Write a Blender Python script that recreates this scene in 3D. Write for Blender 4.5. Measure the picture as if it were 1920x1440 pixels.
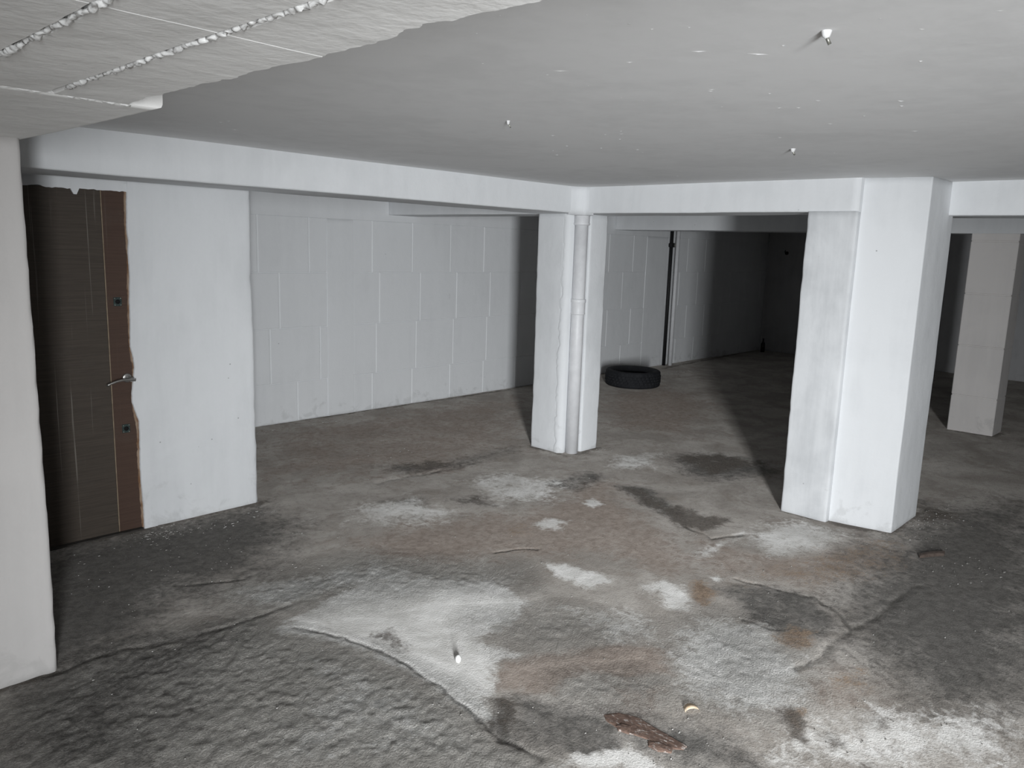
import bpy, bmesh, math, random
import numpy as np
from mathutils import Vector, Matrix, noise as mn

for o in list(bpy.data.objects):
    bpy.data.objects.remove(o)
scene = bpy.context.scene
C = scene.collection
random.seed(7)
rng = np.random.default_rng(7)

# ------------------------------------------------------------------ camera
# X runs along the door wall (receding to the right), Y towards the block wall, Z up; camera over the origin.
CAM_H, F_PX = 1.66, 1474.12
YAW, PITCH, ROLL = 0.759743, -0.172702, 0.031881
fw = Vector((math.cos(PITCH) * math.cos(YAW), math.cos(PITCH) * math.sin(YAW), math.sin(PITCH)))
r0 = fw.cross(Vector((0, 0, 1))).normalized()
u0 = r0.cross(fw)
rt = math.cos(ROLL) * r0 + math.sin(ROLL) * u0
up = -math.sin(ROLL) * r0 + math.cos(ROLL) * u0
cd = bpy.data.cameras.new('camera')
cd.sensor_fit = 'HORIZONTAL'
cd.sensor_width = 36
cd.lens = F_PX / 1920 * 36
cd.clip_start = 0.05
cam = bpy.data.objects.new('camera', cd)
C.objects.link(cam)
cam.matrix_world = Matrix(((rt.x, up.x, -fw.x, 0), (rt.y, up.y, -fw.y, 0), (rt.z, up.z, -fw.z, CAM_H), (0, 0, 0, 1)))
scene.camera = cam

# ------------------------------------------------------------------ light and exposure
scene.view_settings.view_transform = 'Standard'
scene.view_settings.look = 'None'
scene.view_settings.gamma = 1
scene.view_settings.use_curve_mapping = False
scene.view_settings.exposure = 0.0
w = bpy.data.worlds.new('daylight')
scene.world = w
w.use_nodes = True
w.node_tree.nodes['Background'].inputs[0].default_value = (0.75, 0.85, 1.0, 1)
w.node_tree.nodes['Background'].inputs[1].default_value = 1.0
# daylight coming in through the entrance doorway behind the photographer
DOOR_C = Vector((-0.92, -1.945, 1.12))
DOOR_A = math.radians(44)
DN = Vector((math.cos(DOOR_A), math.sin(DOOR_A), 0))
DT = Vector((-DN.y, DN.x, 0))
ld = bpy.data.lights.new('doorway_daylight', 'AREA')
ld.shape = 'RECTANGLE'
ld.size, ld.size_y = 0.42, 1.62
ld.energy = 100
ld.color = (0.955, 0.98, 1.0)
ld.spread = math.radians(78)
lo = bpy.data.objects.new('doorway_daylight', ld)
C.objects.link(lo)
lo.location = DOOR_C
lo.rotation_euler = (DN + Vector((0, 0, -.15))).to_track_quat('-Z', 'Y').to_euler()

# ------------------------------------------------------------------ pixel helpers (a pixel gives a direction, a surface the distance)
def ray(px, py):
    return rt * ((px - 960) / F_PX) + up * (-(py - 720) / F_PX) + fw
def on_floor(px, py, z=0.0):
    d = ray(px, py)
    t = (z - CAM_H) / d.z
    return Vector((d.x * t, d.y * t, z))
def on_y(px, py, y):
    d = ray(px, py)
    t = y / d.y
    return Vector((d.x * t, y, CAM_H + d.z * t))

# ------------------------------------------------------------------ materials
def new_mat(name):
    m = bpy.data.materials.new(name)
    m.use_nodes = True
    nt = m.node_tree
    return m, nt, nt.nodes['Principled BSDF']
def N(nt, t, **kw):
    n = nt.nodes.new(t)
    for k, v in kw.items():
        setattr(n, k, v)
    return n
def noise_node(nt, vec, scale, detail=4, rough=0.55, dist=0.0):
    n = N(nt, 'ShaderNodeTexNoise')
    n.inputs['Scale'].default_value = scale
    n.inputs['Detail'].default_value = detail
    n.inputs['Roughness'].default_value = rough
    n.inputs['Distortion'].default_value = dist
    if vec is not None:
        nt.links.new(vec, n.inputs['Vector'])
    return n.outputs['Fac']
def ramp(nt, fac, a, b, smooth=True):
    n = N(nt, 'ShaderNodeMapRange')
    n.interpolation_type = 'SMOOTHSTEP' if smooth else 'LINEAR'
    n.inputs['From Min'].default_value = a
    n.inputs['From Max'].default_value = b
    nt.links.new(fac, n.inputs['Value'])
    return n.outputs[0]
def math_n(nt, op, a, b=None, c=None):
    n = N(nt, 'ShaderNodeMath', operation=op)
    for i, v in enumerate((a, b, c)):
        if v is None:
            continue
        if isinstance(v, (int, float)):
            n.inputs[i].default_value = v
        else:
            nt.links.new(v, n.inputs[i])
    return n.outputs[0]
def mix(nt, fac, a, b):
    n = N(nt, 'ShaderNodeMix', data_type='RGBA')
    if isinstance(fac, (int, float)):
        n.inputs[0].default_value = fac
    else:
        nt.links.new(fac, n.inputs[0])
    for i, v in ((6, a), (7, b)):
        if isinstance(v, tuple):
            n.inputs[i].default_value = v if len(v) == 4 else (*v, 1)
        else:
            nt.links.new(v, n.inputs[i])
    return n.outputs[2]
def position(nt, scale=None):
    g = N(nt, 'ShaderNodeNewGeometry')
    if scale is None:
        return g.outputs['Position']
    m = N(nt, 'ShaderNodeMapping')
    m.inputs['Scale'].default_value = scale
    nt.links.new(g.outputs['Position'], m.inputs['Vector'])
    return m.outputs[0]
def mapped(nt, vec, loc):
    m = N(nt, 'ShaderNodeMapping')
    m.inputs['Location'].default_value = loc
    nt.links.new(vec, m.inputs['Vector'])
    return m.outputs[0]
def bump(nt, height, strength, dist, prev=None):
    b = N(nt, 'ShaderNodeBump')
    b.inputs['Strength'].default_value = strength
    b.inputs['Distance'].default_value = dist
    nt.links.new(height, b.inputs['Height'])
    if prev is not None:
        nt.links.new(prev, b.inputs['Normal'])
    return b.outputs[0]

def plaster(name, col, col2, patch=0.35, rough=0.85, bumps=0.35, pits=0.5, fine=60, seed=0.0, backscatter=0.0):
    m, nt, bs = new_mat(name)
    g = N(nt, 'ShaderNodeNewGeometry')
    mp = N(nt, 'ShaderNodeMapping')
    mp.inputs['Location'].default_value = (seed, seed * 1.7, seed * .6)
    nt.links.new(g.outputs['Position'], mp.inputs['Vector'])
    p = mp.outputs[0]
    n1 = noise_node(nt, p, 1.6, 5, .6, .4)
    mv = N(nt, 'ShaderNodeMapping')
    mv.inputs['Scale'].default_value = (9, 9, 1.2)
    nt.links.new(p, mv.inputs['Vector'])
    n2 = noise_node(nt, mv.outputs[0], 1.0, 4, .6, .2)          # roller streaks running down
    f = math_n(nt, 'MULTIPLY', ramp(nt, math_n(nt, 'ADD', math_n(nt, 'MULTIPLY', n1, .6), math_n(nt, 'MULTIPLY', n2, .4)), .42, .66), patch * 2)
    c = mix(nt, f, col, col2)
    # dirt rubbed on low down, in ragged flecks
    sp = N(nt, 'ShaderNodeSeparateXYZ')
    nt.links.new(g.outputs['Position'], sp.inputs[0])
    low = N(nt, 'ShaderNodeMapRange')
    low.inputs['From Min'].default_value = .32
    low.inputs['From Max'].default_value = .0
    nt.links.new(sp.outputs[2], low.inputs['Value'])
    n3 = noise_node(nt, p, 7, 6, .65, .6)
    d = ramp(nt, math_n(nt, 'ADD', math_n(nt, 'MULTIPLY', low.outputs[0], .22), n3), .68, .82)
    c = mix(nt, math_n(nt, 'MULTIPLY', d, .22), c, (.33, .33, .32))
    # pin holes
    v = N(nt, 'ShaderNodeTexVoronoi')
    v.inputs['Scale'].default_value = 9
    nt.links.new(p, v.inputs['Vector'])
    n4 = noise_node(nt, p, 1.1, 2)
    pit = math_n(nt, 'MULTIPLY', ramp(nt, v.outputs['Distance'], .05, .03), ramp(nt, n4, .52, .6))
    c = mix(nt, math_n(nt, 'MULTIPLY', pit, pits), c, (.12, .12, .12))
    nt.links.new(c, bs.inputs['Base Color'])
    bs.inputs['Roughness'].default_value = rough
    bs.inputs['Diffuse Roughness'].default_value = backscatter
    bs.inputs['Specular IOR Level'].default_value = .25
    h1 = noise_node(nt, p, 9, 4, .5)
    h2 = noise_node(nt, p, fine, 5, .6)
    b = bump(nt, h1, bumps, .012)
    b = bump(nt, h2, bumps, .0025, b)
    nt.links.new(b, bs.inputs['Normal'])
    return m

M = {}
M['white'] = plaster('white_wall_paint', (.78, .795, .81), (.68, .695, .71), .3)
M['patchy'] = plaster('patchy_white_paint', (.76, .775, .79), (.56, .575, .59), .45, seed=3.1)
M['warm'] = plaster('warm_white_falloff_tone', (.60, .582, .57), (.54, .525, .515), .3, seed=5.3)  # warm tint; the darker tone stands in for weaker light on this wall
M['block'] = plaster('painted_block', (.85, .865, .88), (.78, .795, .81), .3, bumps=.25, seed=8.2)  # lightened tone stands in for stronger light on the back wall
M['greyblock'] = plaster('warm_grey_block_paint', (.80, .77, .75), (.70, .675, .66), .3, seed=2.2)
M['ceil'] = plaster('ceiling_paint', (.78, .78, .78), (.68, .68, .68), .3, bumps=.12, pits=0.0, fine=25, seed=1.4, backscatter=.07)
M['soffit'] = plaster('soffit_paint', (.80, .795, .78), (.71, .71, .70), .25, bumps=.45, pits=.2, seed=9.4, backscatter=.15)

def simple(name, col, rough=.6, metal=0.0, col2=None, nscale=30, stretch=(1, 1, 1), b=0.0, spec=.4):
    m, nt, bs = new_mat(name)
    p = position(nt, stretch)
    f = noise_node(nt, p, nscale, 5, .6)
    if col2 is None:
        col2 = tuple(x * .75 for x in col)
    nt.links.new(mix(nt, ramp(nt, f, .35, .65), col, col2), bs.inputs['Base Color'])
    bs.inputs['Roughness'].default_value = rough
    bs.inputs['Metallic'].default_value = metal
    bs.inputs['Specular IOR Level'].default_value = spec
    if b:
        nt.links.new(bump(nt, f, b, .004), bs.inputs['Normal'])
    return m
M['pipe'] = simple('white_painted_pipe', (.78, .785, .80), .45, 0, (.72, .725, .74), 12)
M['rubber'] = simple('old_tyre_rubber', (.010, .011, .014), .8, 0, (.018, .019, .022), 14, b=.3)
M['blackpipe'] = simple('black_plastic_pipe', (.012, .012, .013), .6)
M['steel'] = simple('brushed_steel', (.45, .44, .42), .35, .9, (.36, .35, .34), 60, (1, 1, 8))
M['plate'] = simple('bare_lock_plate', (.05, .075, .07), .5, .3, (.03, .045, .045), 90)
M['hole'] = simple('lock_hole_black', (.006, .006, .006), .9)
M['screw'] = simple('zinc_screw', (.5, .5, .45), .4, .8)
M['rawwood'] = simple('raw_door_edge', (.20, .11, .06), .8, 0, (.36, .27, .2), 40, (1, 1, .3), .3)
M['inlay'] = simple('brass_inlay', (.30, .24, .17), .5, .1, (.22, .17, .12), 20)
M['rust'] = simple('rusty_plate', (.185, .122, .095), .95, 0, (.12, .080, .064), 60, b=.5)
_nt = M['rust'].node_tree
_bs = _nt.nodes['Principled BSDF']
_src = _bs.inputs['Base Color'].links[0].from_socket
_nt.links.new(mix(_nt, math_n(_nt, 'MULTIPLY', ramp(_nt, noise_node(_nt, position(_nt, (1, .45, 1)), 70, 5, .7), .54, .66), .8), _src, (.55, .51, .48)), _bs.inputs['Base Color'])
M['stick'] = simple('reddish_wood', (.115, .088, .074), .9, 0, (.08, .06, .05), 40, b=.3)
M['peel'] = simple('tan_peel', (.62, .46, .30), .6, 0, (.75, .62, .48), 40)
M['chalk'] = simple('white_chalky', (.88, .88, .86), .8)
M['bottle'] = simple('dark_brown_glass', (.014, .012, .01), .15)
M['chip'] = simple('paint_chip', (.52, .51, .49), .9, 0, (.27, .26, .24), 8)
M['drip'] = simple('white_paint_mark', (.86, .86, .86), .7)
M['dark'] = simple('dark_fitting', (.02, .02, .02), .7)
M['rawwall'] = plaster('bare_grey_render', (.20, .195, .185), (.15, .145, .14), .4, seed=4.4)
M['farwall'] = plaster('far_wall_shade_grey', (.62, .62, .63), (.52, .52, .53), .4, seed=6.4)  # greyer tone paints in the shade at the far end
M['mortar'] = simple('joint_bead_paint', (.84, .84, .83), .45, 0, (.74, .74, .73), 60, b=.4)

def door_mat(name, c1, c2, scr):
    m, nt, bs = new_mat(name)
    g = noise_node(nt, position(nt, (5, 5, 210)), 1.0, 5, .65)      # fine grain running across
    c = mix(nt, ramp(nt, g, .3, .7), c1, c2)
    s = noise_node(nt, position(nt, (95, 95, .9)), 1.0, 3, .5, .15)  # thin run marks
    k = noise_node(nt, position(nt), 2.2, 2)
    sm = math_n(nt, 'MULTIPLY', ramp(nt, s, .64, .70), ramp(nt, k, .42, .6))
    c = mix(nt, math_n(nt, 'MULTIPLY', sm, scr), c, (.17, .155, .135))
    d = noise_node(nt, position(nt), 5, 6, .7)
    c = mix(nt, math_n(nt, 'MULTIPLY', ramp(nt, d, .55, .75), .2), c, (.10, .092, .08))
    nt.links.new(c, bs.inputs['Base Color'])
    bs.inputs['Roughness'].default_value = .55
    bs.inputs['Specular IOR Level'].default_value = .3
    nt.links.new(bump(nt, g, .25, .002), bs.inputs['Normal'])
    return m
M['door'] = door_mat('dark_wood_laminate', (.074, .060, .048), (.052, .042, .034), 1.0)
M['band'] = door_mat('red_brown_laminate', (.082, .050, .037), (.066, .040, .030), .15)

# ------------------------------------------------------------------ object helpers
def link_mesh(name, verts, faces, mat, parent=None, smooth=False):
    me = bpy.data.meshes.new(name)
    me.from_pydata([tuple(v) for v in verts], [], faces)
    me.materials.append(mat)
    if smooth:
        me.polygons.foreach_set('use_smooth', [True] * len(me.polygons))
    me.update()
    o = bpy.data.objects.new(name, me)
    C.objects.link(o)
    if parent is not None:
        o.parent = parent
    return o
def bm_obj(name, bm, mat, parent=None, smooth=False):
    bmesh.ops.recalc_face_normals(bm, faces=bm.faces)
    me = bpy.data.meshes.new(name)
    bm.to_mesh(me)
    bm.free()
    me.materials.append(mat)
    if smooth:
        me.polygons.foreach_set('use_smooth', [True] * len(me.polygons))
    o = bpy.data.objects.new(name, me)
    C.objects.link(o)
    if parent is not None:
        o.parent = parent
    return o
def tag(o, label=None, cat=None, kind=None, group=None):
    if label: o['label'] = label
    if cat: o['category'] = cat
    if kind: o['kind'] = kind
    if group: o['group'] = group
    return o
def empty(name, loc=(0, 0, 0)):
    o = bpy.data.objects.new(name, None)
    o.empty_display_size = .1
    o.location = loc
    C.objects.link(o)
    return o
def attach(o, parent):
    """parent while keeping the world place (parents are only translated)"""
    o.parent = parent
    o.matrix_parent_inverse = Matrix.Translation(-Vector(parent.location))
    return o

def prism(name, outline, a0, a1, axis, mat, parent=None, r=.012, seg=.07, amp=.0025, edge_amp=.003, sharp=()):
    """rounded, slightly wavy hand-plastered prism: outline (2D, any winding) swept along axis 'x', 'y' or 'z'"""
    n = len(outline)
    area = sum(outline[i][0] * outline[(i + 1) % n][1] - outline[(i + 1) % n][0] * outline[i][1] for i in range(n))
    if area < 0:
        outline = outline[::-1]
    pts = []                                  # (u, v, corner weight)
    for i in range(n):
        p0, p1, p2 = (Vector(outline[(i + k) % n]) for k in (-1, 0, 1))
        d0, d1 = (p0 - p1), (p2 - p1)
        rr = min(r, d0.length * .4, d1.length * .4)
        d0n, d1n = d0.normalized(), d1.normalized()
        s, e = p1 + d0n * rr, p1 + d1n * rr
        midp = p1 * .5 + (s + e) * .25
        s2, e2 = p1 + d0n * rr * 2, p1 + d1n * rr * 2
        pts += [(s2.x, s2.y, 0), (s.x, s.y, .7), (midp.x, midp.y, 1), (e.x, e.y, .7), (e2.x, e2.y, 0)]
        L = (p2 - p1).length - 4 * rr
        k = max(1, int(L / seg))
        nxt = p2 - d1n * rr * 2
        for j in range(1, k):
            q = e2.lerp(nxt, j / k)
            pts.append((q.x, q.y, 0))
    L = a1 - a0
    k = max(2, int(L / min(seg, .05)))
    lev = [a0 + L * j / k for j in range(k + 1)]
    def mk(u, v, a):
        return Vector((u, v, a)) if axis == 'z' else (Vector((a, u, v)) if axis == 'x' else Vector((u, a, v)))
    cx = sum(p[0] for p in pts) / len(pts)
    cy = sum(p[1] for p in pts) / len(pts)
    verts, faces = [], []
    m = len(pts)
    for a in lev:
        for (u, v, wgt) in pts:
            p = mk(u, v, a)
            d = mn.noise_vector(p * 2.3) * amp
            if wgt:
                e = mn.noise(p * 16) + .6 * mn.noise(p * 41)
                inw = mk(cx, cy, a) - p
                d = d + inw.normalized() * (abs(e) * edge_amp * wgt)
            verts.append(p + d)
    for j in range(len(lev) - 1):
        for i in range(m):
            i2 = (i + 1) % m
            faces.append((j * m + i, j * m + i2, (j + 1) * m + i2, (j + 1) * m + i))
    faces.append(tuple(range(m))[::-1])
    faces.append(tuple((len(lev) - 1) * m + i for i in range(m)))
    o = link_mesh(name, verts, faces, mat, parent, True)
    bm = bmesh.new()
    bm.from_mesh(o.data)
    bmesh.ops.recalc_face_normals(bm, faces=bm.faces)
    bm.to_mesh(o.data)
    bm.free()
    o.data.polygons[-1].use_smooth = False
    o.data.polygons[-2].use_smooth = False
    return o
def rect(a, b, c, d):
    return [(a, c), (b, c), (b, d), (a, d)]
def box_bm(bm, lo_, hi_):
    vs = [bm.verts.new((x, y, z)) for x in (lo_[0], hi_[0]) for y in (lo_[1], hi_[1]) for z in (lo_[2], hi_[2])]
    for f in ((0, 1, 3, 2), (4, 6, 7, 5), (0, 4, 5, 1), (2, 3, 7, 6), (0, 2, 6, 4), (1, 5, 7, 3)):
        bm.faces.new([vs[i] for i in f])
    return vs
def lathe(name, prof, centre, mat, parent=None, seg=48, closed=False, smooth=True):
    verts, faces = [], []
    n = len(prof)
    for i in range(seg):
        a = 2 * math.pi * i / seg
        for (r_, z_) in prof:
            verts.append((centre[0] + r_ * math.cos(a), centre[1] + r_ * math.sin(a), centre[2] + z_))
    for i in range(seg):
        i2 = (i + 1) % seg
        for j in range(n if closed else n - 1):
            j2 = (j + 1) % n
            faces.append((i * n + j, i2 * n + j, i2 * n + j2, i * n + j2))
    if not closed:
        if prof[0][0] > 1e-4: faces.append(tuple(i * n for i in range(seg))[::-1])
        if prof[-1][0] > 1e-4: faces.append(tuple(i * n + n - 1 for i in range(seg)))
    return link_mesh(name, verts, faces, mat, parent, smooth)
def tube(name, path, rad, mat, parent=None, seg=10, smooth=True):
    verts, faces = [], []
    for i, p in enumerate(path):
        p = Vector(p)
        t = (Vector(path[min(i + 1, len(path) - 1)]) - Vector(path[max(i - 1, 0)])).normalized()
        a = t.cross(Vector((0, 0, 1)) if abs(t.z) < .9 else Vector((1, 0, 0))).normalized()
        b = t.cross(a)
        rr = rad[i] if isinstance(rad, (list, tuple)) else rad
        for k in range(seg):
            an = 2 * math.pi * k / seg
            verts.append(p + a * (rr * math.cos(an)) + b * (rr * math.sin(an)))
    for i in range(len(path) - 1):
        for k in range(seg):
            k2 = (k + 1) % seg
            faces.append((i * seg + k, i * seg + k2, (i + 1) * seg + k2, (i + 1) * seg + k))
    faces.append(tuple(range(seg))[::-1])
    faces.append(tuple((len(path) - 1) * seg + k for k in range(seg)))
    return link_mesh(name, verts, faces, mat, parent, smooth)

# ------------------------------------------------------------------ main dimensions
ZC, ZB = 2.129, 1.93                  # ceiling, underside of the beams
Y_BEAM, Y_DOOR, Y_BACK, Y_NEAR = 3.958, 4.484, 6.379, 3.17
X_BEAM, X_BEAM2, X_FAR = 4.871, 8.60, 13.05
X0, Y0 = -2.6, -3.6                   # unseen ends of the room
Z_SLAB = 1.97

# ------------------------------------------------------------------ floor
def vnoise(x, y, s, seed):
    """value noise, numpy"""
    r_ = np.random.default_rng(seed)
    tab = r_.random((256, 256))
    xs, ys = x * s + 1000, y * s + 1000
    xi, yi = np.floor(xs).astype(int), np.floor(ys).astype(int)
    fx, fy = xs - xi, ys - yi
    fx = fx * fx * (3 - 2 * fx); fy = fy * fy * (3 - 2 * fy)
    g = lambda a, b: tab[a & 255, b & 255]
    return (g(xi, yi) * (1 - fx) + g(xi + 1, yi) * fx) * (1 - fy) + (g(xi, yi + 1) * (1 - fx) + g(xi + 1, yi + 1) * fx) * fy
def fbm(x, y, s, seed, octv=4):
    t, a, k = 0, 1, 0
    for i in range(octv):
        t = t + a * vnoise(x, y, s * 2 ** i, seed + i); k += a; a *= .55
    return t / k
def lines(segs):
    out = []
    for a, b, st in segs:
        out += list(np.arange(a, b, st))
    out.append(segs[-1][1])
    return np.array(out)
gx = lines([(X0 - .1, .3, .08), (.3, 2.7, .0075), (2.7, 4.4, .0125), (4.4, 7.0, .022), (7.0, X_FAR + .1, .05)])
gy = lines([(Y0 - .1, .6, .08), (.6, 1.2, .0125), (1.2, 3.4, .0075), (3.4, 4.0, .0125), (4.0, Y_BACK + .1, .026)])
GX, GY = np.meshgrid(gx, gy, indexing='ij')
FX, FY = GX.ravel(), GY.ravel()
wx = FX + .10 * (fbm(FX, FY, 3.0, 11) - .5) + .035 * (fbm(FX, FY, 14, 12) - .5)
wy = FY + .10 * (fbm(FX, FY, 3.0, 21) - .5) + .035 * (fbm(FX, FY, 14, 22) - .5)

def poly_field(pts_px, soft):
    """0..1, 0.5 on the outline of a patch given by its outline on the floor"""
    P = np.array([on_floor(*p)[:2] for p in pts_px])
    out = np.zeros_like(FX)
    soft = soft * 1.5 + .02 if soft > .06 else soft + .012
    lo_, hi_ = P.min(0) - soft, P.max(0) + soft
    idx = np.where((wx > lo_[0]) & (wx < hi_[0]) & (wy > lo_[1]) & (wy < hi_[1]))[0]
    if len(idx) == 0:
        return out
    x, y = wx[idx], wy[idx]
    d = np.full(len(idx), 1e9)
    ins = np.zeros(len(idx), bool)
    for i in range(len(P)):
        a, b = P[i], P[(i + 1) % len(P)]
        e = b - a
        t = np.clip(((x - a[0]) * e[0] + (y - a[1]) * e[1]) / (e @ e + 1e-12), 0, 1)
        d = np.minimum(d, np.hypot(x - a[0] - t * e[0], y - a[1] - t * e[1]))
        c = (a[1] > y) != (b[1] > y)
        with np.errstate(divide='ignore', invalid='ignore'):
            xi = (b[0] - a[0]) * (y - a[1]) / (b[1] - a[1] + 1e-15) + a[0]
        ins ^= c & (x < xi)
    sd = np.where(ins, d, -d)
    out[idx] = np.clip(.5 + .5 * sd / soft, 0, 1)
    return out
def line_field(pts_px, width):
    P = np.array([on_floor(*p)[:2] for p in pts_px])
    out = np.zeros_like(FX)
    lo_, hi_ = P.min(0) - width * 2, P.max(0) + width * 2
    idx = np.where((wx > lo_[0]) & (wx < hi_[0]) & (wy > lo_[1]) & (wy < hi_[1]))[0]
    x, y = wx[idx], wy[idx]
    d = np.full(len(idx), 1e9)
    for i in range(len(P) - 1):
        a, b = P[i], P[i + 1]
        e = b - a
        t = np.clip(((x - a[0]) * e[0] + (y - a[1]) * e[1]) / (e @ e + 1e-12), 0, 1)
        d = np.minimum(d, np.hypot(x - a[0] - t * e[0], y - a[1] - t * e[1]))
    out[idx] = np.clip(1 - d / width, 0, 1)
    return out

# patches of the floor, outlines as seen in the photograph: (strength, softness in metres, outline)
PALE = [
 (1.0, .05, [(520,1182),(600,1135),(680,1095),(800,1085),(930,1085),(1005,1130),(955,1165),(905,1195),(968,1228),(935,1250),(928,1290),(905,1320),(925,1352),(880,1332),(800,1277),(700,1228),(600,1192)]),
 (.85, .10, [(425,1112),(560,1075),(700,1058),(790,1075),(960,1085),(800,1095),(650,1112),(520,1142)]),
 (.95, .09, [(1252,1215),(1330,1165),(1440,1165),(1500,1240),(1512,1300),(1490,1335),(1430,1335),(1330,1312),(1262,1275)]),
 (.72, .10, [(1480,1335),(1560,1340),(1640,1320),(1780,1330),(1920,1320),(1920,1440),(1420,1440),(1440,1390)]),
 (.9, .035, [(1020,1055),(1060,1050),(1120,1072),(1152,1085),(1100,1100),(1040,1075)]),
 (.75, .05, [(1000,980),(1035,968),(1072,975),(1060,995),(1010,992)]),
 (.85, .05, [(1190,1092),(1240,1085),(1300,1112),(1312,1150),(1262,1142),(1225,1112)]),
 (.95, .04, [(1080,1412),(1180,1392),(1262,1440),(1050,1440)]),
 (.72, .09, [(1395,990),(1500,972),(1600,1002),(1585,1040),(1450,1045),(1400,1020)]),
 (.7, .03, [(1080,942),(1110,934),(1135,945),(1110,954)]),
 (.85, .02, [(1325,1080),(1350,1078),(1358,1090),(1335,1093)]),
 (.68, .12, [(860,900),(960,880),(1070,900),(1060,940),(930,945)]),
 (.68, .12, [(640,940),(780,930),(900,965),(800,985),(660,985)]),
 (.6, .05, [(1290,1040),(1400,990),(1440,965),(1460,972),(1400,1010),(1330,1050)]),
 (.55, .15, [(560,1200),(760,1260),(900,1400),(700,1440),(480,1440)]),
 (.62, .07, [(1150,850),(1250,845),(1230,880),(1130,885)]),
 (.68, .07, [(1040,1130),(1200,1140),(1260,1200),(1130,1200)]),
]
BROWN = [
 (.9, .12, [(640,1020),(760,985),(900,965),(1000,955),(1100,900),(1160,900),(1180,950),(1270,1010),(1300,1060),(1240,1080),(1150,1040),(1000,1040),(900,1050),(760,1050)]),
 (1.0, .05, [(928,1270),(960,1238),(1060,1225),(1150,1200),(1240,1212),(1252,1262),(1180,1272),(1075,1262),(1030,1300),(930,1295)]),
 (.7, .25, [(490,810),(700,775),(980,740),(990,830),(850,880),(640,900),(500,900)]),
 (.8, .08, [(740,870),(800,850),(880,865),(840,890),(760,890)]),
 (.75, .10, [(1280,1000),(1390,1020),(1560,1040),(1700,1010),(1700,1060),(1560,1110),(1330,1080)]),
 (.8, .05, [(690,1178),(740,1172),(782,1205),(770,1228),(715,1225)]),
 (.7, .08, [(1130,1270),(1250,1290),(1200,1340),(1130,1330)]),
 (.6, .08, [(1500,1270),(1600,1250),(1680,1290),(1640,1330),(1560,1330)]),
 (.8, .2, [(1130,740),(1250,720),(1350,760),(1300,820),(1140,800)]),
]
DARK = [
 (1.1, .22, [(60,1060),(100,1028),(270,995),(480,955),(540,985),(480,1060),(380,1090),(300,1130),(280,1190),(110,1252),(0,1290),(0,1200)]),  # floor by the door: dark stain with the shade there painted in
 (.75, .3, [(0,1292),(105,1255),(300,1200),(420,1180),(330,1290),(260,1440),(0,1440)]),
 (.9, .035, [(928,1310),(965,1325),(975,1345),(960,1372),(1000,1402),(985,1412),(930,1362)]),
 (.68, .05, [(950,1300),(1060,1320),(1130,1340),(1200,1392),(1110,1432),(990,1400),(955,1360)]),
 (.85, .08, [(1120,1335),(1290,1338),(1380,1390),(1440,1440),(1280,1440),(1200,1400),(1130,1370)]),
 (1.0, .25, [(1690,1000),(1760,960),(1920,940),(1990,1100),(1950,1325),(1760,1320),(1650,1240),(1580,1150),(1640,1050)]),
 (.72, .06, [(1345,1105),(1420,1095),(1520,1110),(1590,1165),(1560,1200),(1480,1195),(1400,1160)]),
 (.8, .10, [(1255,855),(1330,848),(1440,865),(1460,890),(1330,900),(1270,885)]),
 (.8, .05, [(1150,910),(1210,912),(1290,960),(1285,985),(1220,950)]),
 (.7, .08, [(690,875),(800,870),(900,850),(960,835),(960,845),(860,875),(760,890)]),
 (.7, .07, [(850,935),(900,928),(925,945),(880,948)]),
 (.7, .07, [(720,935),(790,935),(800,952),(740,948)]),
 (.8, .15, [(1730,940),(1800,960),(1790,1010),(1700,1020),(1690,985)]),
 (.6, .06, [(1010,905),(1100,880),(1150,895),(1080,925)]),
]
STAIN = [
 (1.0, .03, [(1470,1335),(1500,1325),(1535,1355),(1520,1395),(1490,1385)]),
 (.9, .03, [(1548,1365),(1580,1360),(1594,1395),(1560,1400)]),
 (.9, .025, [(1640,1345),(1665,1340),(1670,1362),(1645,1365)]),
 (.9, .03, [(928,1310),(960,1318),(978,1340),(958,1370),(935,1355)]),
 (.95, .05, [(1232,948),(1275,945),(1330,965),(1385,972),(1340,992),(1275,992)]),
 (.8, .06, [(1265,855),(1330,850),(1430,868),(1330,890)]),
 (.75, .04, [(1158,912),(1205,916),(1280,958),(1275,975),(1220,948)]),
 (.62, .05, [(692,1180),(740,1174),(780,1205),(765,1226),(715,1222)]),
 (.7, .05, [(745,872),(800,860),(850,868),(800,884)]),
 (.8, .05, [(1722,945),(1780,955),(1800,975),(1740,975),(1715,985)]),
 (.6, .03, [(1600,1420),(1640,1415),(1650,1440),(1600,1440)]),
 (.6, .04, [(860,938),(900,930),(918,944),(880,948)]),
 (.7, .03, [(1085,905),(1110,900),(1115,915),(1092,918)]),
]
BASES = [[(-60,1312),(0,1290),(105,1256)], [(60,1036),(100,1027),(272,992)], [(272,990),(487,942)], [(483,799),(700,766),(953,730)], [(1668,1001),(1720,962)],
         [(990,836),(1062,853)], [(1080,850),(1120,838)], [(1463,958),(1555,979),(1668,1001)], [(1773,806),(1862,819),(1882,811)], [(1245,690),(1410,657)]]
RUST = [
 (.9, .03, [(1285,1088),(1310,1085),(1342,1110),(1330,1140),(1300,1125)]),
 (.85, .05, [(1462,1188),(1500,1175),(1545,1182),(1530,1210),(1480,1215)]),
 (.7, .06, [(1570,1270),(1620,1258),(1640,1290),(1600,1300)]),
 (.55, .12, [(1560,1020),(1690,1000),(1690,1060),(1600,1090),(1400,1100),(1420,1070)]),
 (.45, .06, [(940,985),(1000,975),(1010,1005),(950,1010)]),
 (.7, .02, [(1478,1330),(1530,1330),(1525,1380),(1490,1370)]),
]
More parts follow.
